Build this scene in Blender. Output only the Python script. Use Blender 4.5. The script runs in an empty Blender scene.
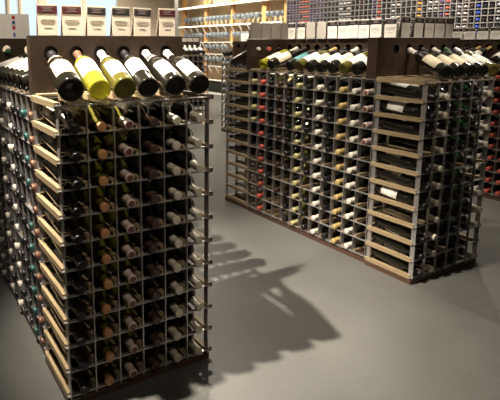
import bpy, bmesh, math, random
from mathutils import Vector, Matrix
random.seed(7)
C = bpy.context.scene.collection
sc = bpy.context.scene
S = 0.092            # one rack cell, metres; the shop is laid out in cells
ZF = 0.42            # floor to foot of the racks, in cells
PX = 1.01
def V(x, y, z): return Vector((x*S, y*S, (z+ZF)*S))      # cells -> metres, z measured from the rack's lowest strip
PI = math.pi

# ---------------------------------------------------------------- camera
def cam_axes(yaw, pitch, roll):
    F = Vector((math.sin(yaw)*math.cos(pitch), math.cos(yaw)*math.cos(pitch), -math.sin(pitch)))
    R = Vector((math.cos(yaw), -math.sin(yaw), 0)); U = R.cross(F)
    return R*math.cos(roll)+U*math.sin(roll), -R*math.sin(roll)+U*math.cos(roll), F
R_, U_, F_ = cam_axes(.524, .18, -.002)
cd = bpy.data.cameras.new('camera'); co = bpy.data.objects.new('camera', cd); C.objects.link(co)
m = Matrix((R_, U_, -F_)).transposed().to_4x4(); m.translation = V(-5.065, -17.5, 13.089); co.matrix_world = m
cd.sensor_fit = 'HORIZONTAL'; cd.sensor_width = 36; cd.lens = 523.6/500*36
cd.shift_x = 63.3/500; cd.shift_y = -61.2/500; cd.clip_start = .05; cd.clip_end = 100
sc.camera = co
# ---------------------------------------------------------------- world, exposure, lamps
w = bpy.data.worlds.new('world'); sc.world = w; w.use_nodes = True
w.node_tree.nodes['Background'].inputs[0].default_value = (.74, .85, 1, 1)
w.node_tree.nodes['Background'].inputs[1].default_value = 1.25
sc.view_settings.view_transform = 'Standard'; sc.view_settings.look = 'None'
sc.view_settings.gamma = 1; sc.view_settings.use_curve_mapping = False; sc.view_settings.exposure = 0.0
WARM = (1, .90, .75)
def lamp(x, y, z, watts, tx, ty, angle=110, blend=.6, size=.04, col=WARM, tz=0):
    l = bpy.data.lights.new('spot', 'SPOT'); l.energy = watts; l.color = col; l.shadow_soft_size = size
    l.spot_size = math.radians(angle); l.spot_blend = blend
    o = bpy.data.objects.new('ceiling_or_fill_spot', l); C.objects.link(o); o.location = V(x, y, z)  # serves the shop's ceiling spots and the added fill lamps alike
    d = V(tx, ty, tz)-o.location; o.rotation_euler = d.to_track_quat('-Z', 'Y').to_euler()
lamp(-5.3, 1.7, 32, 1500, 10, 3.5, 45, .9, .03)        # throws the near rack's shadow across the aisle
lamp(19.2, 22, 32, 300, 4, -1, 56, 1, .03)            # over the aisle, aimed at the near rack
lamp(19.6, 22.6, 32, 90, 26, 3, 60, 1, .03)
lamp(5, -20, 32, 130, 4, 3, 34, 1, .06, tz=9)  # added fill for the near rack's front face
lamp(24, -20, 32, 170, 24.5, 3, 24, 1, .06, tz=8)  # added fill for the face of the right end rack
lamp(12, 8, 32, 420, 22.5, 10, 40, 1, .04, tz=12)  # added to lift the labels and cards on the long display
lamp(21, -8, 32, 150, 24, 3, 26, 1, .04, tz=12)  # added to brighten the right end display
lamp(0, 4, 32, 110, 1.5, 14, 34, 1, .04, tz=13)  # added to brighten the upper-left boards and their sign
lamp(2, 2, 32, 260, 20, 4, 28, 1, .05, tz=6)  # added light for the right island's pine bars
lamp(40, 12, 32, 90, 27, 2, 40, 1, .03, tz=3)
#             # unseen lamps that brighten the left flank, far racks and walls
lamp(-14, 14, 32, 22, 1, 8, 60, .9, .06)
lamp(10, 24, 32, 150, 19, 19, 80, .9, .05)
lamp(36, 8, 32, 130, 42, 12, 120, .9, .08)
lamp(34, 44, 32, 300, 42, 50, 120, .9, .08)
lamp(30, 62, 32, 300, 42, 64, 120, .9, .08)
lamp(58, 30, 32, 520, 74, 32, 120, .9, .10)
lamp(58, 55, 32, 350, 74, 57, 120, .9, .10)
lamp(60, 80, 32, 390, 74, 85, 120, .9, .10)
lamp(60, 102, 32, 390, 74, 105, 120, .9, .10)
lamp(40, 105, 32, 600, 40, 125, 130, .9, .10)
def area(x, y, z, sx, sy, watts, rot=(0, 0, 0), col=WARM):
    l = bpy.data.lights.new('area', 'AREA'); l.shape = 'RECTANGLE'; l.size = sx*S; l.size_y = sy*S; l.energy = watts; l.color = col
    o = bpy.data.objects.new('ambient_fill', l); C.objects.link(o); o.location = V(x, y, z); o.rotation_euler = rot  # added ambient fill, stands for no real fixture
area(10, -4, 33, 40, 40, 2.5)
area(45, 60, 33, 60, 90, 120)

# ---------------------------------------------------------------- materials
def mat(name, col, rough=.5, metal=0, spec=.5, trans=0, emit=0, ecol=None, noise=None, wood=None, bump=0, coat=0, ior=1.45):
    m = bpy.data.materials.new(name); m.use_nodes = True; nt = m.node_tree; b = nt.nodes['Principled BSDF']
    b.inputs['Base Color'].default_value = (*col, 1); b.inputs['Roughness'].default_value = rough
    b.inputs['Metallic'].default_value = metal; b.inputs['Specular IOR Level'].default_value = spec
    b.inputs['Transmission Weight'].default_value = trans; b.inputs['Coat Weight'].default_value = coat; b.inputs['IOR'].default_value = ior
    if emit: b.inputs['Emission Color'].default_value = (*(ecol or col), 1); b.inputs['Emission Strength'].default_value = emit
    if noise or wood:
        tc = nt.nodes.new('ShaderNodeTexCoord'); mp = nt.nodes.new('ShaderNodeMapping'); n = nt.nodes.new('ShaderNodeTexNoise')
        nt.links.new(tc.outputs['Object'], mp.inputs[0]); nt.links.new(mp.outputs[0], n.inputs['Vector'])
        sc_, amt = noise if noise else wood
        mp.inputs['Scale'].default_value = (sc_,)*3 if noise else (sc_*14, sc_, sc_*14)
        n.inputs['Scale'].default_value = 1; n.inputs['Detail'].default_value = 6
        cr = nt.nodes.new('ShaderNodeValToRGB')
        cr.color_ramp.elements[0].position = .3; cr.color_ramp.elements[1].position = .7
        cr.color_ramp.elements[0].color = (*[c*(1-amt) for c in col], 1); cr.color_ramp.elements[1].color = (*[min(1, c*(1+amt)) for c in col], 1)
        nt.links.new(n.outputs['Fac'], cr.inputs[0]); nt.links.new(cr.outputs[0], b.inputs['Base Color'])
        if bump:
            bp = nt.nodes.new('ShaderNodeBump'); bp.inputs['Strength'].default_value = bump; bp.inputs['Distance'].default_value = .002
            nt.links.new(n.outputs['Fac'], bp.inputs['Height']); nt.links.new(bp.outputs[0], b.inputs['Normal'])
    return m
M = {}
M['steel'] = mat('galvanised_steel', (.48, .46, .45), .36, .75, noise=(30, .15))
M['pine'] = mat('pine', (.27, .198, .112), .6, wood=(8, .22))
M['oak'] = mat('oak_post', (.62, .33, .12), .5, wood=(5, .2))
M['dark_wood'] = mat('dark_stained_wood', (.036, .0225, .015), .38, wood=(4, .3))
M['hole'] = mat('hole_shade', (.006, .005, .005), .5)  # near-black colour paints the darkness inside the neck holes
M['plinth'] = mat('plinth_wood', (.075, .040, .026), .45, wood=(4, .3))
M['wall'] = mat('cream_plaster', (.62, .54, .43), .8, noise=(3, .04))
M['ceiling'] = mat('ceiling_paint', (.5, .47, .43), .9, noise=(2, .04))
M['white_metal'] = mat('white_enamel', (.8, .77, .7), .35)
M['led'] = mat('shelf_light', (1, .9, .7), .5, emit=3.5, ecol=(1, .86, .62))
M['glassware'] = mat('clear_glass', (.42, .48, .54), .1, trans=.6, ior=1.5)
M['pane'] = mat('window_glass', (.9, .95, 1), .02, trans=1, ior=1.1)
M['card'] = mat('cream_card', (.70, .61, .49), .6, noise=(25, .04))
M['card_white'] = mat('white_card', (.80, .77, .71), .6, noise=(25, .03))
M['card_grey'] = mat('grey_card_back', (.46, .42, .37), .6, noise=(25, .05))
M['maroon'] = mat('maroon_print', (.075, .014, .016), .5)
M['black_print'] = mat('black_print', (.022, .018, .018), .5)
M['grey_print'] = mat('grey_print', (.33, .28, .23), .6)
M['light_print'] = mat('light_print', (.34, .26, .24), .6)
M['red_print'] = mat('red_print', (.5, .04, .05), .5); M['blue_print'] = mat('blue_print', (.06, .10, .38), .5)
M['green_box'] = mat('dark_green_laminate', (.012, .03, .02), .3)
def label_mat(name, col):
    m = mat(name, col, .55); nt = m.node_tree; b = nt.nodes['Principled BSDF']
    tc = nt.nodes.new('ShaderNodeTexCoord'); sx = nt.nodes.new('ShaderNodeSeparateXYZ'); nt.links.new(tc.outputs['Object'], sx.inputs[0])
    mul = nt.nodes.new('ShaderNodeMath'); mul.operation = 'MULTIPLY'; mul.inputs[1].default_value = 620
    sn = nt.nodes.new('ShaderNodeMath'); sn.operation = 'SINE'; gt = nt.nodes.new('ShaderNodeMath'); gt.operation = 'GREATER_THAN'; gt.inputs[1].default_value = .72
    nt.links.new(sx.outputs[2], mul.inputs[0]); nt.links.new(mul.outputs[0], sn.inputs[0]); nt.links.new(sn.outputs[0], gt.inputs[0])
    mx = nt.nodes.new('ShaderNodeMix'); mx.data_type = 'RGBA'; mx.inputs[6].default_value = (*col, 1); mx.inputs[7].default_value = (*[c*.72 for c in col], 1)
    nt.links.new(gt.outputs[0], mx.inputs[0]); nt.links.new(mx.outputs[2], b.inputs['Base Color'])
    return m
LAB = {'white': label_mat('white_paper', (.82, .79, .72)), 'cream': label_mat('cream_paper', (.78, .68, .48)), 'peach': label_mat('peach_paper', (.72, .52, .36)), 'teal': label_mat('teal_paper', (.05, .20, .20))}
GLASS = {'black': mat('dark_bottle_glass', (.010, .009, .006), .09, coat=.3),
         'green': mat('deep_green_bottle_glass', (.012, .050, .012), .09, coat=.3),
         'olive': mat('olive_bottle_glass', (.075, .065, .012), .09, coat=.3),
         'yellow': mat('yellow_green_bottle_glass', (.62, .60, .06), .06, trans=.72, ior=1.3)}
CAPC = {'black': (.010, .009, .010), 'white': (.62, .57, .50), 'offwhite': (.50, .45, .36), 'pink': (.52, .41, .36), 'cork': (.42, .21, .09), 'tan': (.42, .30, .12),
        'red': (.52, .10, .07), 'yellow': (.46, .42, .20), 'brown': (.055, .030, .022), 'teal': (.015, .06, .055), 'green': (.015, .07, .02),
        'silver': (.55, .55, .56), 'copper': (.13, .06, .035), 'purple': (.09, .05, .14), 'blue': (.03, .07, .45), 'orange': (.60, .25, .03)}
CAP = {k: mat(k+'_capsule', c, .38, .6 if k == 'silver' else 0) for k, c in CAPC.items()}

M['cap_top'] = mat('reddish_capsule_top', (.13, .05, .04), .4)
# ---------------------------------------------------------------- mesh helpers
def box(bm, x0, y0, z0, x1, y1, z1, mi=0):
    v = [bm.verts.new((x, y, z)) for z in (z0, z1) for y in (y0, y1) for x in (x0, x1)]
    for f in ((0, 2, 3, 1), (4, 5, 7, 6), (0, 1, 5, 4), (1, 3, 7, 5), (3, 2, 6, 7), (2, 0, 4, 6)):
        bm.faces.new([v[i] for i in f]).material_index = mi
def lathe(bm, prof, n=20, mi=0, a0=0, a1=2*PI, smooth=True):
    full = abs(a1-a0-2*PI) < 1e-6; cols = n if full else n+1; rings = []
    for r, z in prof:
        rings.append([bm.verts.new((max(r, 1e-5)*math.cos(a0+(a1-a0)*k/n), max(r, 1e-5)*math.sin(a0+(a1-a0)*k/n), z)) for k in range(cols)])
    for a, b in zip(rings, rings[1:]):
        for k in range(n):
            k2 = (k+1) % cols
            f = bm.faces.new((a[k], a[k2], b[k2], b[k])); f.smooth = smooth; f.material_index = mi
def tube(bm, a, b, r, n=6, mi=0):
    a = Vector(a); b = Vector(b); q = (b-a).to_track_quat('Z', 'Y').to_matrix().to_4x4(); q.translation = a
    t = bmesh.new(); L = (b-a).length; lathe(t, [(0, 0), (r, 0), (r, L), (0, L)], n)
    t.transform(q)
    off = [bm.verts.new(v.co) for v in t.verts]; t.verts.index_update()
    for f in t.faces:
        g = bm.faces.new([off[v.index] for v in f.verts]); g.smooth = True; g.material_index = mi
    t.free()
def mesh(name, bm, mats, weld=False):
    if weld: bmesh.ops.remove_doubles(bm, verts=bm.verts, dist=2e-5)
    me = bpy.data.meshes.new(name); bm.to_mesh(me); bm.free()
    for x in (mats if isinstance(mats, (list, tuple)) else [mats]): me.materials.append(x)
    return me
def put(name, me, parent=None, loc=None, rot=None, M4=None):
    o = bpy.data.objects.new(name, me); C.objects.link(o)
    if parent: o.parent = parent
    if M4 is not None: o.matrix_basis = M4
    if loc is not None: o.location = loc
    if rot is not None: o.rotation_euler = rot
    return o
def tag(o, label, cat, group=None):
    o['label'] = label; o['category'] = cat
    if group: o['group'] = group
    return o
def empty(name, loc=(0, 0, 0), rz=0):
    o = put(name, None); o.location = loc; o.rotation_euler = (0, 0, rz); o.empty_display_size = .05; return o
def struct(name, me): o = put(name, me); o['kind'] = 'structure'; return o
def bx(x0, y0, z0, x1, y1, z1): b = bmesh.new(); box(b, x0, y0, z0, x1, y1, z1); return b

# ---------------------------------------------------------------- the room
X0, X1, Y0, Y1, ZT = -30, 75, -45, 130, 33.5
def fl(): 
    m = mat('polished_concrete', (.165, .150, .128), .42, spec=.4); nt = m.node_tree; b = nt.nodes['Principled BSDF']
    tc = nt.nodes.new('ShaderNodeTexCoord'); n1 = nt.nodes.new('ShaderNodeTexNoise'); n2 = nt.nodes.new('ShaderNodeTexNoise')
    n1.inputs['Scale'].default_value = 1.3; n1.inputs['Detail'].default_value = 8; n2.inputs['Scale'].default_value = 45; n2.inputs['Detail'].default_value = 5
    for n in (n1, n2): nt.links.new(tc.outputs['Object'], n.inputs['Vector'])
    mx = nt.nodes.new('ShaderNodeMix'); mx.data_type = 'RGBA'; mx.inputs[6].default_value = (.078, .077, .072, 1); mx.inputs[7].default_value = (.120, .119, .110, 1)
    ad = nt.nodes.new('ShaderNodeMath'); ad.operation = 'MULTIPLY_ADD'; ad.inputs[1].default_value = .25
    nt.links.new(n2.outputs[0], ad.inputs[0]); nt.links.new(n1.outputs[0], ad.inputs[2])
    cr = nt.nodes.new('ShaderNodeMapRange'); cr.inputs[1].default_value = .4; cr.inputs[2].default_value = .85
    nt.links.new(ad.outputs[0], cr.inputs[0]); nt.links.new(cr.outputs[0], mx.inputs[0]); nt.links.new(mx.outputs[2], b.inputs['Base Color'])
    rr = nt.nodes.new('ShaderNodeMapRange'); rr.inputs[3].default_value = .34; rr.inputs[4].default_value = .5
    nt.links.new(n1.outputs[0], rr.inputs[0]); nt.links.new(rr.outputs[0], b.inputs['Roughness'])
    return m
def sbox(x0, y0, z0, x1, y1, z1): a = V(x0, y0, z0); b = V(x1, y1, z1); return bx(*a, *b)
struct('floor', mesh('floor', sbox(X0, Y0, -ZF-1, X1, Y1, -ZF), fl()))
struct('ceiling', mesh('ceiling', sbox(X0, Y0, ZT, X1, Y1, ZT+1), M['ceiling']))
struct('wall_right', mesh('wall_right', sbox(X1, Y0, -ZF, X1+1, Y1, ZT), M['wall']))
struct('wall_left', mesh('wall_left', sbox(X0-1, Y0, -ZF, X0, Y1, ZT), M['wall']))
struct('wall_front', mesh('wall_front', sbox(X0-1, Y0-1, -ZF, X1+1, Y0, ZT), M['wall']))
wins = [(-6, 8), (11, 21.5), (22.5, 25.2), (25.8, 28.4), (29, 33.5), (36, 46), (47, 57)]
b = bmesh.new(); xs = [X0-1]+[v for p in wins for v in p]+[X1+1]
for i in range(0, len(xs), 2): a_, c_ = V(xs[i], Y1, -ZF), V(xs[i+1], Y1+1.5, ZT); box(b, *a_, *c_)
for x0, x1 in wins:
    for z0, z1 in ((-ZF, 20.5 if x1 < 29 else 14), (27, ZT)): a_, c_ = V(x0, Y1, z0), V(x1, Y1+1.5, z1); box(b, *a_, *c_)
struct('wall_back', mesh('wall_back', b, M['wall']))
for k, (x0, x1) in enumerate(wins):
    wo = struct('window_%d' % (k+1), mesh('glass', sbox(x0, Y1+.6, 20.5 if x1 < 29 else 14, x1, Y1+.7, 27), M['pane']))
    b = bmesh.new()
    zs = 20.5 if x1 < 29 else 14
    for q in ((x0, zs, x1, zs+.5), (x0, 26.5, x1, 27), (x0, zs, x0+.4, 27), (x1-.4, zs, x1, 27)):
        a_, c_ = V(q[0], Y1+.4, q[1]), V(q[2], Y1+1, q[3]); box(b, *a_, *c_)
    put('window_frame', mesh('window_frame', b, M['white_metal']), wo)

struct('trim_1', mesh('pole', sbox(62, 104, -ZF, 62.7, 104.7, ZT), mat('grey_pole', (.2, .19, .18), .4)))
# ---------------------------------------------------------------- wine bottles: one mesh per kind of glass, capsule and label
def prof(kind):
    if kind == 'bordeaux': return [(0, .004), (.024, .001), (.034, 0), (.0375, .003), (.038, .010), (.038, .185), (.0365, .198), (.031, .210), (.022, .222), (.0165, .234), (.0148, .245), (.0142, .285), (.0158, .287), (.0158, .295), (.0135, .298), (0, .298)]
    if kind == 'burgundy': return [(0, .004), (.026, .001), (.036, 0), (.040, .003), (.0405, .010), (.0405, .150), (.039, .168), (.034, .190), (.026, .214), (.0185, .236), (.0152, .252), (.0142, .285), (.0158, .287), (.0158, .295), (.0135, .298), (0, .298)]
    return [(0, .010), (.022, .004), (.036, 0), (.0425, .004), (.0435, .014), (.0435, .150), (.041, .176), (.034, .204), (.025, .232), (.0185, .258), (.0158, .275), (.0182, .278), (.0182, .288), (.0165, .300), (0, .303)]
PROF = {k: prof(k) for k in ('bordeaux', 'burgundy', 'champagne')}
def r_at(kind, z):
    P = PROF[kind]
    for (r0, z0), (r1, z1) in zip(P[3:], P[4:]):
        if z0 <= z <= z1: return r0+(r1-r0)*(z-z0)/max(1e-9, z1-z0)
    return P[-2][0]
MESH = {}
def bottle_meshes(kind, glass, cap, lab, lo=False):
    n = 12 if lo else 22
    k1 = ('g', kind, glass, lo)
    if k1 not in MESH: b = bmesh.new(); lathe(b, PROF[kind], n); MESH[k1] = mesh('bottle_glass', b, GLASS[glass])
    k2 = ('c', kind, cap, lo)
    if k2 not in MESH:
        b = bmesh.new(); z0 = .24 if kind != 'champagne' else .205
        if cap == 'cork': z0 = .276
        top = PROF[kind][-1][1]
        zs = [z0, z0+.006, .252, .262, .27]+[.2845, .2865, .2955]
        pr = [(r_at(kind, z)+.0004, z) for z in (z0, .252, .268, .284) if z >= z0] if kind != 'champagne' else [(r_at(kind, z)+.0006, z) for z in (.205, .225, .245, .262, .276)]
        pr += [(.0168, .287), (.0168, .2955), (.0155, .2990), (.0125, .2996), (0, .2998)] if kind != 'champagne' else [(.0192, .279), (.0192, .290), (.0172, .3025), (0, .305)]
        lathe(b, [(r_at(kind, z0)-.001, z0-.0002)]+pr, n)
        for f in b.faces:
            if f.calc_center_median().z > .2995 and kind != 'champagne' or min(v.co.z for v in f.verts) > .2994: f.material_index = 1
        MESH[k2] = mesh('capsule', b, [CAP[cap], M['cap_top'] if cap == 'pink' else CAP[cap]])
    k3 = None
    if lab:
        k3 = ('l', kind, lab)
        if k3 not in MESH:
            b = bmesh.new(); r = r_at(kind, .1)+.0006; a = math.radians(66)
            lathe(b, [(r-.0005, .045), (r, .045), (r, .145), (r-.0005, .145)], 18, 0, -a, a)
            MESH[k3] = mesh('label', b, LAB[lab])
    return MESH[k1], MESH[k2], (MESH[k3] if k3 else None)
# one bottle: base point, direction towards the neck, roll so that the label looks up; queued first, built at the end
QUEUE = []
CAMP = V(-5.065, -17.5, 13.089)
def bottle(base, d, text, group, kind='bordeaux', glass='black', cap='black', lab='white', lo=False, roll=0, neckring=False, solo=False, scale=1, rs=1, labz=0):
    d = d.normalized(); up = Vector((0, 0, 1)); x = (up-d*up.dot(d)).normalized(); y = d.cross(x)
    m = Matrix((x, y, d)).transposed().to_4x4() @ Matrix.Rotation(roll, 4, 'Z') @ Matrix.Diagonal((rs, rs, scale, 1)); m.translation = base
    r = base+d*.29-CAMP; z = r.dot(F_); u = 186.7+523.6*r.dot(R_)/z; v = 138.8-523.6*r.dot(U_)/z
    if not solo and not (-9 < u < 509 and -9 < v < 409): return
    QUEUE.append((r.length*(.3 if solo else 1), m, text, group, kind, glass, cap, lab, lo, neckring, labz))
def build_bottles(limit=300):
    QUEUE.sort(key=lambda q: q[0]); rest = []
    for n, (_, m, text, group, kind, glass, cap, lab, lo, ring, labz) in enumerate(QUEUE):
        if n >= limit: rest.append((m, kind, glass, cap, lab)); continue
        g, c, l = bottle_meshes(kind, glass, cap, lab, lo)
        o = put('wine_bottle', g, M4=m); tag(o, text, 'bottle', group)
        put('capsule', c, o)
        if l: put('label', l, o, loc=(0, 0, labz))
        if ring:
            kk = ('n', kind, lab)
            if kk not in MESH:
                b = bmesh.new(); r0 = r_at(kind, .195)+.0007; r1 = r_at(kind, .212)+.0007; lathe(b, [(r0, .195), (r1, .212)], 18, 0, -1.4, 1.4); MESH[kk] = mesh('neck_label', b, LAB[lab])
            put('neck_label', MESH[kk], o)
    return rest
# ---------------------------------------------------------------- rack units (front at y=0, cells go along x, bars run back)
D = 3.3
RM = {}
def rmesh(key, fn):
    if key not in RM: RM[key] = fn()
    return RM[key]
def rack(ox, oy, rz, ncol, label, group, rows=11, i0=0, dep=.27):
    r = empty('wine_rack', V(ox, oy, -ZF), rz); tag(r, label, 'wine rack', group)
    W = ncol*PX; zo = ZF*S
    def bar():
        b = bx(-.11*S, .10*S, -.11*S, .11*S, D*S, .11*S)
        bmesh.ops.bevel(b, geom=b.edges[:], offset=.0015, segments=1); return mesh('bar', b, M['pine'])
    bm_ = rmesh('bar', bar)
    for i in range(i0, ncol+1):
        for j in range(rows+1):
            put('bar', bm_, r, (i*PX*S, 0, zo+j*S))
    up = rmesh(('up', rows, dep), lambda: mesh('upright_strip', bx(-.018*S, -.02*S, -.14*S, .018*S, dep*S, (rows+.12)*S), M['steel']))
    ue = rmesh(('up', rows, .27), lambda: mesh('upright_strip', bx(-.018*S, -.02*S, -.14*S, .018*S, .27*S, (rows+.12)*S), M['steel']))
    a0 = i0*PX*S-(.12*S if not i0 else .7*S)
    cr = rmesh(('cr', ncol, i0), lambda: mesh('cross_strip', bx(a0, -.035*S, -.018*S, (W+.12)*S, .14*S, .018*S), M['steel']))
    for y in (0, (D-.27)*S):
        for i in range(i0, ncol+1): put('upright_strip', ue if i in (0, ncol) else up, r, (i*PX*S, y, zo))
        for j in range(rows+1): put('cross_strip', cr, r, (0, y, zo+j*S))
    if dep == .13:
        for j in range(rows+1): put('corner_stud', rmesh(('st', ncol), lambda: mesh('corner_stud', bx((W+.02)*S, .02*S, -.09*S, (W+.24)*S, .20*S, .09*S), M['plinth'])), r, (0, 0, zo+j*S))
    put('plinth', rmesh(('pl', ncol, i0), lambda: mesh('plinth', bx((-.1 if not i0 else .15)*S, .03*S, 0, (W+.1)*S, D*S, (ZF-.14)*S), M['plinth'])), r)
    return r
ORD = ['first', 'second', 'third', 'fourth', 'fifth', 'sixth', 'seventh', 'eighth', 'ninth', 'tenth', 'eleventh', 'twelfth']
def fill(ox, oy, rz, spec, where, group, colword, rows=11, lo=False, off=0, jmin=0, skip=()):
    # spec: list of (kind, glass, cap, label) per column or None; racked bottles lie neck outwards, base a little higher
    q = Matrix.Rotation(rz, 3, 'Z'); org = V(ox, oy, 0)
    for i, s in enumerate(spec):
        if not s: continue
        for j in range(jmin, rows):
            if (i, j) in skip: continue
            kind, glass, cap, lab = s[:4]
            jx = random.uniform(-.05, .05); jy = random.uniform(-.05, .05)
            tip = Vector(((i+.5+jx)*PX*S, (-.20+jy)*S, (j+.19)*S)); base = tip+Vector((random.uniform(-.03, .03)*S, .3, .0)); base.z = (j+.55)*S
            L = .30; d = (tip-base).normalized(); base = tip-d*L
            word = {'black': 'black', 'cork': 'cork-topped', 'offwhite': 'off-white'}.get(cap, cap)
            text = '%s bottle, %s row down, %s, %s' % (word+('' if cap == 'cork' else '-capped'), ORD[rows-1-j], colword % ORD[i+off], where)
            bottle(org+q@base, q@d, text, group, kind, glass, cap, lab, lo, roll=random.uniform(-.9, .9))

# display board: dark plank with round neck holes in its faces, standing on the racks
def board(name_label, p0, rz, length, holes, thick=.5, h=2.35, two=True, group='dark display boards', thru=False):
    r = empty('display_board', V(p0[0], p0[1], 11.06), rz); tag(r, name_label, 'display board', group)
    b = bmesh.new(); L = length*S; H = h*S; T = thick*S; hr = .29*S; hz = 1.66*S; dep = .2*S; N = 20
    def face(y, s, hs):          # a face at y, with recessed holes
        xs = [0]
        for a, c in zip(hs, hs[1:]): xs.append((a+c)/2*S)
        xs.append(L)
        if not hs:
            v = [b.verts.new(p) for p in ((0, y, 0), (L, y, 0), (L, y, H), (0, y, H))]; b.faces.new(v if s < 0 else v[::-1]); return
        for k, hx in enumerate(hs):
            cx = hx*S; x0, x1 = xs[k], xs[k+1]
            outer = []; inner = []
            for n in range(N):
                a = 2*PI*n/N+PI/N*0; ca, sa = math.cos(a), math.sin(a)
                t = min((x1-cx)/ca if ca > 1e-9 else 1e9, (x0-cx)/ca if ca < -1e-9 else 1e9, (H-hz)/sa if sa > 1e-9 else 1e9, -hz/sa if sa < -1e-9 else 1e9)
                outer.append([cx+t*ca, hz+t*sa]); inner.append((cx+hr*ca, hz+hr*sa))
            for cxx, czz in ((x0, 0), (x1, 0), (x0, H), (x1, H)):
                kbest = min(range(N), key=lambda n: (outer[n][0]-cxx)**2+(outer[n][1]-czz)**2); outer[kbest] = [cxx, czz]
            vo = [b.verts.new((p[0], y, p[1])) for p in outer]; vi = [b.verts.new((p[0], y, p[1])) for p in inner]
            if thru and s > 0: dp = 0
            else: dp = T if thru else dep
            vd = [b.verts.new((p[0], y-s*dp, p[1])) for p in inner]
            for n in range(N):
                n2 = (n+1) % N
                f = (vo[n], vo[n2], vi[n2], vi[n]); b.faces.new(f if s < 0 else f[::-1])
                if not dp: continue
                f = (vi[n], vi[n2], vd[n2], vd[n]); g = b.faces.new(f if s < 0 else f[::-1]); g.material_index = 1
            if thru: continue
            g = b.faces.new(vd if s < 0 else vd[::-1]); g.material_index = 1
    face(0, -1, holes); face(T, 1, holes if two else [])
    for p in (((0, 0, 0), (0, 0, H), (0, T, H), (0, T, 0)), ((L, 0, 0), (L, T, 0), (L, T, H), (L, 0, H)), ((0, 0, H), (L, 0, H), (L, T, H), (0, T, H)), ((0, 0, 0), (0, T, 0), (L, T, 0), (L, 0, 0))):
        b.faces.new([b.verts.new(q) for q in p])
    put('board_panel', mesh('board_panel', b, [M['dark_wood'], M['hole']]), r)
    put('foot_ledge', mesh('foot_ledge', bx(.1*S, -.42*S, 0, L-.1*S, -.005*S, .09*S), M['pine']), r)
    return r

# bottle leaning on a board: base on the rack's front edge, neck in the hole
def lean(ox, oy, rz, x, text, group, kind, glass, cap, lab, roll=0, neckring=False, depth=3.42, skew=0, scale=1.12, labz=0, solo=True):
    q = Matrix.Rotation(rz, 3, 'Z'); org = V(ox, oy, 0)
    R = r_at(kind, .1)*.95
    tip = Vector((x*PX*S, (depth-.08)*S, (11.06+1.62)*S)); L = (.298 if kind != 'champagne' else .303)*scale
    zb = 11.12*S; t = .35                     # the base rim rests on the bars
    for _ in range(20): t = math.asin((tip.z-(zb+R*math.cos(t)))/L)
    h = Vector((-skew*S, -math.sqrt(max(0, (L*math.cos(t))**2-(skew*S)**2)), 0))
    base = Vector((tip.x+h.x, tip.y+h.y, tip.z-L*math.sin(t)))
    return bottle(org+q@base, q@(tip-base), text, group, kind, glass, cap, lab, roll=roll, neckring=neckring, solo=solo, scale=scale, rs=.95, labz=labz)

# sign card: folded card with a coloured header band and lines of print
def card(x, y, rz, label, group, body='card', head='black_print', wdt=.84, hgt=1.22, z=13.42, lean_a=0, tilt=0):
    r = empty('sign_card', V(x, y, z), rz); r.rotation_euler = (lean_a, tilt, rz); tag(r, label, 'sign', group)
    w_ = wdt*S; h_ = hgt*S
    put('card_front', mesh('card_front', bx(0, 0, 0, w_, .0012, h_), M[body]), r)
    b = bmesh.new(); v = [b.verts.new(p) for p in ((w_, .0012, h_), (w_, .03, 0), (0, .03, 0), (0, .0012, h_))]; b.faces.new(v)
    v2 = [b.verts.new(p) for p in ((w_, .0024, h_), (w_, .0312, 0), (0, .0312, 0), (0, .0024, h_))]; b.faces.new(v2[::-1])
    for k in range(4): k2 = (k+1) % 4; b.faces.new((v[k], v2[k], v2[k2], v[k2]))
    put('card_back', mesh('card_back', b, M[body]), r)
    if head:
        hb = put('header_band', mesh('header_band', bx(0, -.0008, h_*.70, w_, -.0001, h_*.95), M[head]), r)
        b = bmesh.new()
        for z_, a, c in ((.895, .2, .8), (.84, .3, .7), (.78, .25, .75)): box(b, w_*a, -.0014, h_*z_, w_*c, -.0008, h_*(z_+.016))
        put('header_print', mesh('header_print', b, M['light_print']), hb)
        b = bmesh.new()
        for z_, a, c in ((.50, .16, .84), (.44, .12, .88), (.38, .2, .8), (.24, .3, .7)): box(b, w_*a, -.0007, h_*z_, w_*c, -.0001, h_*(z_+.014))
        put('body_print', mesh('body_print', b, M['grey_print']), r)
    return r

# ================================================================ ISLAND 1 (near left)
rack(0, 0, 0, 6, 'tall wine rack end nearest the camera, six bottle columns wide, on the left', None, dep=.13)
for k in range(2):
    rack(0, 3.45+6.06*(2-1*k)+.03*k*0, -PI/2, 6, ['metal and pine wine rack on the left side of the near island, its further unit', 'metal and pine wine rack directly behind the bare pine bars of the near end rack'][k], 'side racks of the near island', i0=k)
for k in range(2):
    rack(6.8, 3.45+6.06*k, PI/2, 6, ['wine rack on the aisle side of the near island behind its end rack', 'wine rack on the aisle side of the near island, far unit'][k], 'side racks of the near island', i0=k)
bl = [('bordeaux', 'black', 'black', 'white'), ('bordeaux', 'olive', 'cork', 'cream'), ('bordeaux', 'olive', 'pink', 'white'), ('bordeaux', 'black', 'brown', 'white'), ('bordeaux', 'black', 'offwhite', 'white'), ('bordeaux', 'black', 'offwhite', 'cream')]
fill(0, 0, 0, bl, 'near left end rack', 'bottles in the near end rack', '%s column from left')
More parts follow.
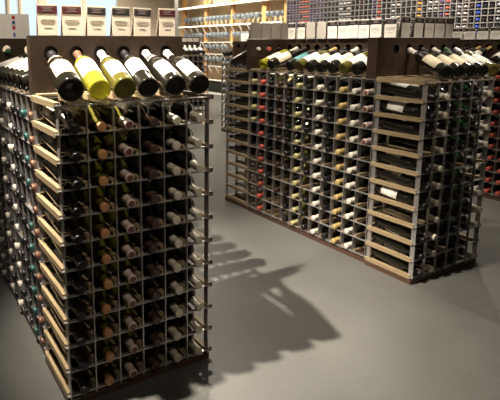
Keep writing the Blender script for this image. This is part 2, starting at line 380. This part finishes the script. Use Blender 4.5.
# left flank: cells counted from the end rack; rack x runs towards the end rack, so reverse
lf = [('copper', 'olive'), ('teal', 'green'), ('black', 'black'), ('black', 'black'), ('white', 'black'), ('black', 'black'), ('white', 'black'), ('black', 'green'), ('white', 'black'), ('silver', 'black')]
def flank(ox, oy0, cols, where, group, colword, lo=False, jmin=0, skip=(), jtop=11, off=0):
    q = Matrix.Rotation(-PI/2, 3, 'Z')
    for c, s in enumerate(cols):
        if not s: continue
        cap, glass = s[:2]
        for j in range(jmin, jtop):
            if (c, j) in skip: continue
            y = oy0+(c+.5)*PX+random.uniform(-.05, .05); prot = -.12+random.uniform(-.06, .05)
            tip = V(ox+prot, y, j+.19); base = V(ox, y+random.uniform(-.03, .03), j+.55); base.x = tip.x+.3
            d = (tip-base).normalized(); base = tip-d*.30
            text = '%s-capped bottle, %s row down, %s, %s' % (cap, ORD[10-j], colword % ORD[c+off], where)
            bottle(base, d, text, group, 'bordeaux', glass, cap, 'white' if not lo else None, lo, roll=random.uniform(-.9, .9))
flank(0, 3.45, lf, 'near left flank', 'bottles in the left flank of the near island', '%s column behind pine bars', skip={(3, 4), (5, 9), (1, 6)})
board('dark brown display board with six neck holes above the near left end rack', (0, 3.42), 0, 6.8, [.80, 1.85, 2.87, 3.92, 4.92, 5.95], thick=.5)
lean_l = [('champagne', 'black', 'black', 'peach', 'dark sparkling bottle with peach label, leftmost on the near display', 1), ('bordeaux', 'yellow', 'copper', 'white', 'clear yellow-green bottle with long white label, second from left on near display', 0),
          ('burgundy', 'olive', 'white', 'white', 'white-capped olive bottle with white neck band and label on the near display', 1), ('bordeaux', 'black', 'black', 'white', 'dark bottle with black capsule and white label, fourth on the near display', 0),
          ('burgundy', 'black', 'white', 'white', 'dark broad-shouldered bottle with white capsule, fifth from left on near display', 1), ('burgundy', 'black', 'white', 'white', 'dark bottle with white capsule and label, rightmost on the near display', 0)]
for k, (kd, g, c, l, t, nr) in enumerate(lean_l):
    lean(0, 0, 0, [.80, 1.85, 2.87, 3.92, 4.92, 5.95][k]/PX, t, 'bottles leaning on the near display board', kd, g, c, l, scale=1.19, skew=[.42, .42, .50, .62, .5, .48][k], labz=[.005, .03, 0, .025, -.01, -.01][k], roll=[.1, -.2, .15, -.1, .12, .1][k], neckring=nr)
# board down the middle of the island
board('long dark display board running away behind the near left end board', (3.2, 15.5), -PI/2, 11.4, [.7+1.01*k for k in range(11)], thick=.5)
side1 = [('black', 'black', 'cream'), ('white', 'black', 'cream'), ('copper', 'black', 'white'), ('black', 'black', 'cream'), ('green', 'black', 'white'), ('black', 'black', 'white'), ('white', 'black', 'white'), ('black', 'black', 'white')]
for k, (c, g, l) in enumerate(side1):
    lean(0, 14.8, -PI/2, 10-k, '%s-capped bottle with %s label leaning %s behind the near left end board' % (c, l, ORD[k]), 'bottles leaning along the left flank display', 'bordeaux', g, c, l, roll=random.uniform(.0, .2), labz=-.006, depth=3.38)
heads = ['maroon', 'maroon', 'black_print', 'black_print', 'black_print', 'maroon']
cx = [.40, 1.38, 2.42, 3.52, 4.50, 5.74]
cards1 = ['cream card with a glossy maroon header, leftmost on the near display board', 'cream card with maroon header, second from left on the near display board', 'cream card with black header, third from left on the near display board', 'cream card with black header above the fourth near display bottle', 'cream card with black header beside the gap before the last maroon card', 'pinkish card with maroon header at the right end of the near board']
for k in range(6): card(cx[k], 3.6, 0, cards1[k], 'sign cards on the near display board', 'card', heads[k], .80, 1.20, z=13.42, tilt=[-.01, 0, .02, 0, .03, 0][k])
for k in range(7): lean(6.8, 3.45, PI/2, 1.6+1.0*k, 'dark bottle leaning on the hidden aisle side of the near display, %s along' % ORD[k], 'bottles on the aisle side of the near display', 'bordeaux', 'black', 'black', 'white', solo=False, depth=3.2)
rack(6.3, 3.45*2+12.15, PI, 6, 'far end rack of the near island, hidden behind its display boards', None)
board('dark end board at the far end of the near island, upper left', (0, 15.62), 0, 6.8, [.8, 1.62, 2.9, 4.1, 5.0, 6.0], thick=.5, thru=True)
lean(6.3, 19.05, PI, (6.3-1.62)/PX, 'green-capped bottle neck poking through the far end board, upper left', None, 'bordeaux', 'black', 'green', 'white', solo=True, depth=3.75)
# white panel with a printed strip behind, and white cards on the long board
pn = empty('shop_sign', V(.35, 15.8, 13.42), 0); tag(pn, 'large white card panel with a red and blue printed strip, far left', 'sign')
put('panel_sheet', mesh('panel_sheet', bx(-1.5*S, 0, 0, 2.68*S, .003, 1.45*S), M['card_white']), pn)
b = bmesh.new(); 
for k in range(3): box(b, 1.66*S, -.0008, (1.12-.3*k)*S, 1.84*S, -.0001, (1.34-.3*k)*S, [0, 1, 0][k])
box(b, 1.70*S, -.0008, .08*S, 1.82*S, -.0001, .34*S, 1)
put('printed_strip', mesh('printed_strip', b, [M['red_print'], M['blue_print']]), pn)
card(3.0, 13.2, -PI/2, 'plain white folded card just left of the near end board', None, 'card_white', None, .9, 1.1)
card(3.0, 11.8, -PI/2, 'plain white folded card partly behind the leftmost maroon card', None, 'card_white', None, .9, 1.1)

# ================================================================ ISLAND 2 (right)
IX, IY = 19.87, .15
rack(IX, IY, 0, 6, 'wine rack end at the right with bare pine bars facing the aisle', None, dep=.13)
rack(IX+.03, IY+3.45+6.06, -PI/2, 6, 'long face rack across the aisle, unit next to the pine bars', 'long face racks across the aisle', i0=1)
rack(IX+.03, IY+3.45+12.12, -PI/2, 6, 'long face rack across the aisle, far unit with the red-capped column', 'long face racks across the aisle')
rack(IX+6.3, IY+3.45*2+12.15, PI, 6, 'far end rack of the long island, pale pine bars side on', None)
for k in range(2): rack(IX+6.8, IY+3.45+6.06*k, PI/2, 6, ['back side rack of the right island behind its end rack', 'back side rack of the right island, far unit'][k], 'back side racks of the right island', i0=k)
fill(IX, IY, 0, [('bordeaux', 'black', 'black', 'white'), ('bordeaux', 'black', 'offwhite', 'cream'), ('bordeaux', 'black', 'black', 'white'), ('bordeaux', 'black', 'black', None), ('bordeaux', 'green', 'black', 'white'), ('bordeaux', 'black', 'offwhite', 'white')],
     'right end rack', 'bottles in the right end rack', '%s column from left', skip={(0, 7), (0, 3), (3, 6), (5, 6), (5, 5), (4, 0), (2, 1), (5, 1)})
cols = [('pink', 'black'), ('white', 'black'), ('tan', 'black'), ('black', 'black'), ('white', 'black'), ('black', 'black'), ('yellow', 'olive'), ('black', 'black'), ('brown', 'olive'), ('black', 'olive'), ('red', 'black'), ('yellow', 'black')]
flank(IX+.03, IY+3.45, cols, 'across the aisle', 'bottles in the long face across the aisle', '%s column beyond pine bars', lo=False,
      skip={(0, 6), (0, 5), (0, 4), (0, 3), (0, 2), (0, 1), (0, 0), (11, 6), (11, 5), (11, 4), (11, 3), (11, 2), (11, 1), (11, 0), (8, 5), (8, 3), (9, 4), (9, 2), (9, 1), (9, 0), (5, 3), (3, 5), (5, 6), (8, 0), (8, 1), (3, 1), (7, 3)})
fill(IX+6.3, IY+3.45*2+12.15, PI, [None, None, None, None, ('bordeaux', 'black', 'black', None), ('bordeaux', 'black', 'black', None)], 'far end rack', 'bottles in the far end rack of the long island', '%s column', jmin=4)
board('dark display board with six neck holes above the right end rack', (IX, IY+3.42), 0, 7.8, [1.62, 2.75, 3.88, 5.0, 6.12, 7.2], thick=.72)
board('dark end board at the far end of the long island', (IX, IY+15.6), 0, 6.8, [.8, 1.85, 2.9, 4.1, 5.0, 6.0], thick=.5, thru=True)
for k, c in enumerate(['white', 'red', 'black', 'black', 'pink', 'tan']): lean(IX+6.3, IY+19.05, PI, (6.3-[.8, 1.85, 2.9, 4.1, 5.0, 6.0][k])/PX, '%s-capped bottle neck poking through the far end board of the long island' % c, 'bottles leaning on the far end board', 'bordeaux', 'black', c, 'white', solo=False, depth=3.6)
board('long dark display board above the long face across the aisle', (IX+3.5, IY+15.55), -PI/2, 11.3, [.54+1.01*k for k in range(11)], thick=.5)
re = [(1, 'white', 'black', 'cream', 'white-capped dark bottle with cream label nearest the pine bars, right end display'), (2, 'black', 'black', 'cream', 'dark bottle with cream label, second on the right end display'), (3, 'offwhite', 'black', 'cream', 'off-white-capped dark bottle with cream label, third on right end display'), (4, 'green', 'black', 'white', 'bright green-capped bottle on the right end display'), (5, 'silver', 'olive', 'white', 'silver-capped bottle with wide white label, rightmost on right end display')]
for k, c, g, l, t in re: lean(IX, IY, 0, [1.62, 2.75, 3.88, 5.0, 6.12, 7.2][k]/PX, t, 'bottles leaning on the right end display', 'bordeaux', g, c, l, roll=random.uniform(-.3, .3)-.2, skew=1.1)
rl = [('tan', 'black', 'white', 1), ('black', 'olive', 'white', 2), ('black', 'black', 'cream', 3), ('white', 'black', 'white', 4), ('black', 'black', 'cream', 5), ('tan', 'olive', 'white', 6), ('black', 'black', 'teal', 7), ('black', 'black', 'cream', 9), ('offwhite', 'yellow', 'cream', 10)]
for c, g, l, k in rl:
    lean(IX+.03, IY+15.57, -PI/2, 11.55-k, '%s-capped bottle with %s label, %s place beyond the right end board, long display' % (c, l, ORD[k]), 'bottles leaning on the long display across the aisle', 'bordeaux' if k % 3 else 'burgundy', g, c, l, roll=random.uniform(-.3, .3)+.25, depth=3.42)
# cards along the long board and the end board
ys = [4.9, 6.05, 7.05, 8.0, 8.9, 9.9, 11.0, 12.1, 13.1, 14.2]
for k, y in enumerate(ys):
    g = k in (6, 7)
    card(IX+3.3, IY+y+.85, -PI/2, ('plain grey card back, %s from the right on the long display board' if g else 'white card with black header, %s from the right on the long display board') % ORD[k], 'cards on the long display board', 'card_grey' if g else 'card_white', None if g else 'black_print', .9 if k < 8 else .8, 1.22, z=13.44, tilt=random.uniform(-.03, .03))
for k in range(4):
    card(IX+.25+1.02*k, IY+15.9, 0, 'plain grey card, %s from the left, on the far end board of the long island' % ORD[k], 'grey cards on the far end board', 'card_grey', None, .95, 1.25, z=13.44)
for k, x in enumerate([2.35, 3.52, 4.52, 5.5, 6.62]):
    card(IX+x, IY+3.7, 0, 'taupe card with black header, %s from left on the right end board' % ORD[k], 'taupe cards on the right end board', 'card_grey', 'black_print', [.75, .82, .9, 1.0, .75][k]*.97, 1.24, z=13.44)

# ================================================================ ISLAND 3 (right edge) and beyond
JX = 40.25
for k in range(2): rack(JX, 3.45+6.06*(k+1), -PI/2, 6, ['rack with red-capped bottles at the right edge of the photo', 'rack in the third island, mostly behind the right end rack'][k], 'racks of the third island', i0=1-k)
flank(JX, 3.45, [None, None, ('red', 'black'), ('red', 'black'), ('red', 'black'), ('white', 'black'), ('black', 'black')], 'third island at right edge', 'bottles of the third island', '%s column from its near end')
board('dark display board of the third island at the right edge', (JX+3.4, 19), -PI/2, 18.5, [.9+1.01*k for k in range(18)], thick=.5)
t3 = [('black', 'white'), ('tan', 'cream'), ('tan', 'white'), ('red', 'white'), ('black', 'cream'), ('white', 'cream')]
for k, (c, l) in enumerate(t3):
    lean(JX, 15.57, -PI/2, [2.6, 3.7, 4.7, 6.9, 7.9, 9.0][k], '%s-capped bottle with %s label, %s from left on the third island display' % (c, l, ORD[k]), 'bottles on the third island display', 'bordeaux', 'black', c, l, roll=.2)
for k in range(9):
    card(JX+3.3, 17.2-1.25*k, -PI/2, 'white card with black header on the third island board, %s from the left' % ORD[k], 'cards on the third island board', 'card_white', 'black_print', 1.05, 1.1, z=13.42)
# far island, seen past the long island
for k in range(2): rack(JX, 44+6.06*k, -PI/2, 6, ['distant rack of dark bottles beyond the long island, nearer unit', 'distant rack of dark bottles in the aisle beyond the long island'][k], 'racks of the distant island', i0=1-k)
flank(JX, 46.99, [('black', 'black'), ('silver', 'black'), ('silver', 'black')], 'distant rack beyond the long island', 'bottles of the distant island', '%s visible column', lo=True)
board('dark display board on the distant rack beyond the long island', (JX+3.4, 50.1), -PI/2, 12, [.9+1.01*k for k in range(11)], thick=.5)
board('dark end board on the distant rack beyond the long island', (JX+.2, 47.2), 0, 3.0, [.8, 2.2], thick=.4)
for k in range(2):
    lean(JX, 50.06, -PI/2, .6+k, 'dark bottle leaning on the distant display board, %s from its far end' % ORD[k], 'bottles on the distant display board', 'bordeaux', 'black', 'black', None, roll=.2)
for k in range(6): card(JX+3.3, 49.8-1.1*k, -PI/2, 'white card on the distant display board, %s from the left' % ORD[k], 'cards on the distant display board', 'card_white', None, .95, 1.2, z=13.42)
# the next end rack, past the near island
KX, KY = JX, 62
rack(KX, KY, 0, 5, 'distant end rack of dark bottles just right of the near rack', None)
fill(KX, KY, 0, [('bordeaux', 'black', 'black', None), ('bordeaux', 'black', 'black', None), ('bordeaux', 'black', 'black', None), ('bordeaux', 'black', 'black', None), ('bordeaux', 'black', 'pink', None)], 'distant end rack', 'bottles in the distant end rack', '%s column from left', lo=True, jmin=2)
board('dark display board above the distant end rack', (KX, KY+3.42), 0, 5.4, [.8+1.0*k for k in range(5)], thick=.5)
for k in range(4): lean(KX, KY, 0, 1.1+k, 'dark bottle with white label on the distant end rack, %s from left' % ORD[k], 'bottles leaning on the distant end rack', 'bordeaux', 'black', 'white', 'white', roll=.2)
for k in range(4): card(KX+.3+1.3*k, KY+3.6, 0, 'grey card with black header above the distant end rack, %s from left' % ORD[k], 'cards above the distant end rack', 'card_grey', 'black_print', 1.05, .95, z=13.42)

# ================================================================ glassware wall unit (against the right wall)
GX = 72.2
gu = empty('glassware_shelving', V(GX, 74, -ZF)); tag(gu, 'oak and white shelving full of wine glasses along the far right wall', 'shelving')
ypost = [73.2, 80.6, 93.5, 106.0, 118.0]
for y in ypost:
    wd = 1.5 if y in (80.6, 118.0) else .8
    put('post', mesh('post', bx(0, -wd/2*S, 0, .9*S, wd/2*S, 26*S), M['oak']), gu, (0, (y-74)*S, 0))
put('back_panel', mesh('back_panel', bx(2.5*S, -.8*S, 0, 2.7*S, 45*S, 26*S), mat('warm_back_panel', (.62, .46, .28), .7, noise=(3, .06))), gu)
put('base_cabinet', mesh('base_cabinet', bx(.3*S, -.8*S, .5*S, 2.2*S, 45*S, 3.1*S), M['green_box']), gu)
put('kick_board', mesh('kick_board', bx(.1*S, -.8*S, 0, 2.2*S, 45*S, .45*S), M['white_metal']), gu)
levels = [3.3, 7.0, 10.2, 13.3, 17.6]
for z in levels:
    sh = put('shelf', mesh('shelf', bx(-.9*S, -.8*S, 0, 2.2*S, 45*S, .18*S), M['white_metal']), gu, (0, 0, (z+ZF)*S))
    if z > 14: put('light_strip', mesh('light_strip', bx(-1.05*S, -.8*S, -.02*S, -.92*S, 45*S, .2*S), M['led']), sh)
put('canopy', mesh('canopy', bx(-1.2*S, -.8*S, 0, 2.2*S, 45*S, .5*S), M['white_metal']), gu, (0, 0, (22.6+ZF)*S))
put('light_strip', mesh('light_strip2', bx(-1.35*S, -.8*S, 0, -1.2*S, 45*S, .35*S), M['led']), gu, (0, 0, (22.6+ZF)*S))
br = bmesh.new(); P = [(0, 0), (-.9, 1.4), (-.9, 1.7), (.0, .9)]
v = [br.verts.new((p[0]*S, -.12*S, p[1]*S)) for p in P]; v2 = [br.verts.new((p[0]*S, .12*S, p[1]*S)) for p in P]
br.faces.new(v); br.faces.new(v2[::-1])
for k in range(4): k2 = (k+1) % 4; br.faces.new((v[k], v2[k], v2[k2], v[k2]))
bracket = mesh('bracket', br, M['white_metal'])
for z in levels[1:]:
    for q in range(13): put('bracket', bracket, gu, (-.02*S, (1.5+3.4*q)*S, (z+ZF-1.72)*S))
b = bmesh.new(); lathe(b, [(0, 0), (.034, 0), (.034, .0015), (.005, .005), (.0035, .012), (.0035, .080), (.010, .090), (.030, .108), (.040, .135), (.040, .160), (.034, .195), (.0325, .195), (.0383, .160), (.0383, .136), (.028, .110), (0, .094)], 12)
wg = mesh('wine_glass', b, M['glassware'])
bays = [(74.2, 79.6), (81.8, 92.7), (94.3, 105.4), (106.9, 117.0)]
names = {17.6: 'top lit shelf', 13.3: 'second shelf down', 10.2: 'third shelf down', 7.0: 'fourth shelf down'}
for z in levels[1:]:
    for bi, (a, c) in enumerate(bays):
        if z < 12 and bi < 2: continue
        n = int((c-a)/1.75); 
        for k in range(n):
            for row in range(2 if z > 12 else 1):
                g = put('wine_glass', wg, loc=V(GX-.35+row*1.3, a+(k+.5)*(c-a)/n, z+.19)); g.scale = (1.35, 1.35, 1.15); tag(g, 'clear stemmed wine glass standing on the %s, %s bay from the right' % (names[z], ORD[bi]), 'wine glass', 'wine glasses on the %s, %s bay' % (names[z], ORD[bi]))

# ================================================================ bottle grid covering the right wall
gy0, gy1, gp = 24.0, 72.2, 1.0
gr = empty('grid_rack', V(71.6, gy0, -ZF)); tag(gr, 'tall steel grid rack of bottles covering the wall behind the signs', 'wine rack')
ncol = int((gy1-gy0)/gp); H = 25
put('rack_back', mesh('rack_back', bx(3.2*S, 0, 0, 3.3*S, (gy1-gy0)*S, (H+ZF)*S), M['dark_wood']), gr)
for k in range(0, ncol+1): put('upright_strip', rmesh('gup', lambda: mesh('wall_upright', bx(0, -.07*S, 0, 2*S, .07*S, (H+ZF)*S), M['steel'])), gr, (0, k*gp*S, 0))
for j in range(0, H+1, 1): put('shelf_strip', rmesh('gcr', lambda: mesh('wall_shelf', bx(0, 0, -.06*S, 2*S, ncol*gp*S, .06*S), M['steel'])), gr, (0, 0, (j+ZF)*S))
capn = ['black', 'purple', 'red', 'orange', 'blue', 'white', 'brown', 'tan', 'silver', 'pink']; ci = {n: i for i, n in enumerate(capn)}
b = bmesh.new()
for k in range(ncol):
    u = ncol-1-k          # from the left of the photo
    base = random.choice(['black', 'black', 'black', 'brown', 'black', 'pink', 'purple', 'silver'])
    if u in (0, 1, 2, 3): base = 'purple'
    if u in (4, 5, 6): base = 'red'
    if u in (7, 8, 9): base = 'purple'
    if u == 16: base = 'silver'
    if u in (24, 37): base = 'red'
    if u == 32: base = 'orange'
    if u in (42,): base = 'blue'
    for j in range(H-14, H-1):
        cc = base if random.random() > .12 else 'black'
        t = bmesh.new(); lathe(t, [(0, 0), (.17, 0), (.17, .9), (.42, 1.6), (.42, 2.9), (0, 2.9)], 8)
        t.transform(Matrix.Translation((-.15*S, (k+.5)*gp*S, (j+ZF+.48)*S)) @ Matrix.Rotation(PI/2, 4, 'Y') @ Matrix.Scale(S, 4))
        t.verts.index_update(); vv = [b.verts.new(v.co) for v in t.verts]
        for f in t.faces: g = b.faces.new([vv[q.index] for q in f.verts]); g.material_index = ci[cc] if f.calc_center_median().x < .7*S else 0; g.smooth = True
        t.free()
rest = build_bottles(290)
mats_ = [CAP[n] for n in capn]; idx = {m_.name: i for i, m_ in enumerate(mats_)}
inv = V(71.6, gy0, -ZF)
for m4, kind, glass, cap, lab in rest:
    g, c, l = bottle_meshes(kind, glass, cap, lab, True)
    for me in (g, c, l):
        if not me: continue
        for ml in me.materials:
            if ml.name not in idx: idx[ml.name] = len(mats_); mats_.append(ml)
        vv = [b.verts.new(m4 @ v.co - inv) for v in me.vertices]
        for p in me.polygons:
            f = b.faces.new([vv[k] for k in p.vertices]); f.material_index = idx[me.materials[p.material_index].name]; f.smooth = True
st = put('wine_bottle', mesh('distant_bottles', b, mats_), loc=inv); st['kind'] = 'stuff'
tag(st, 'countless small bottles filling the grid rack on the wall and the more distant racks', 'bottles')
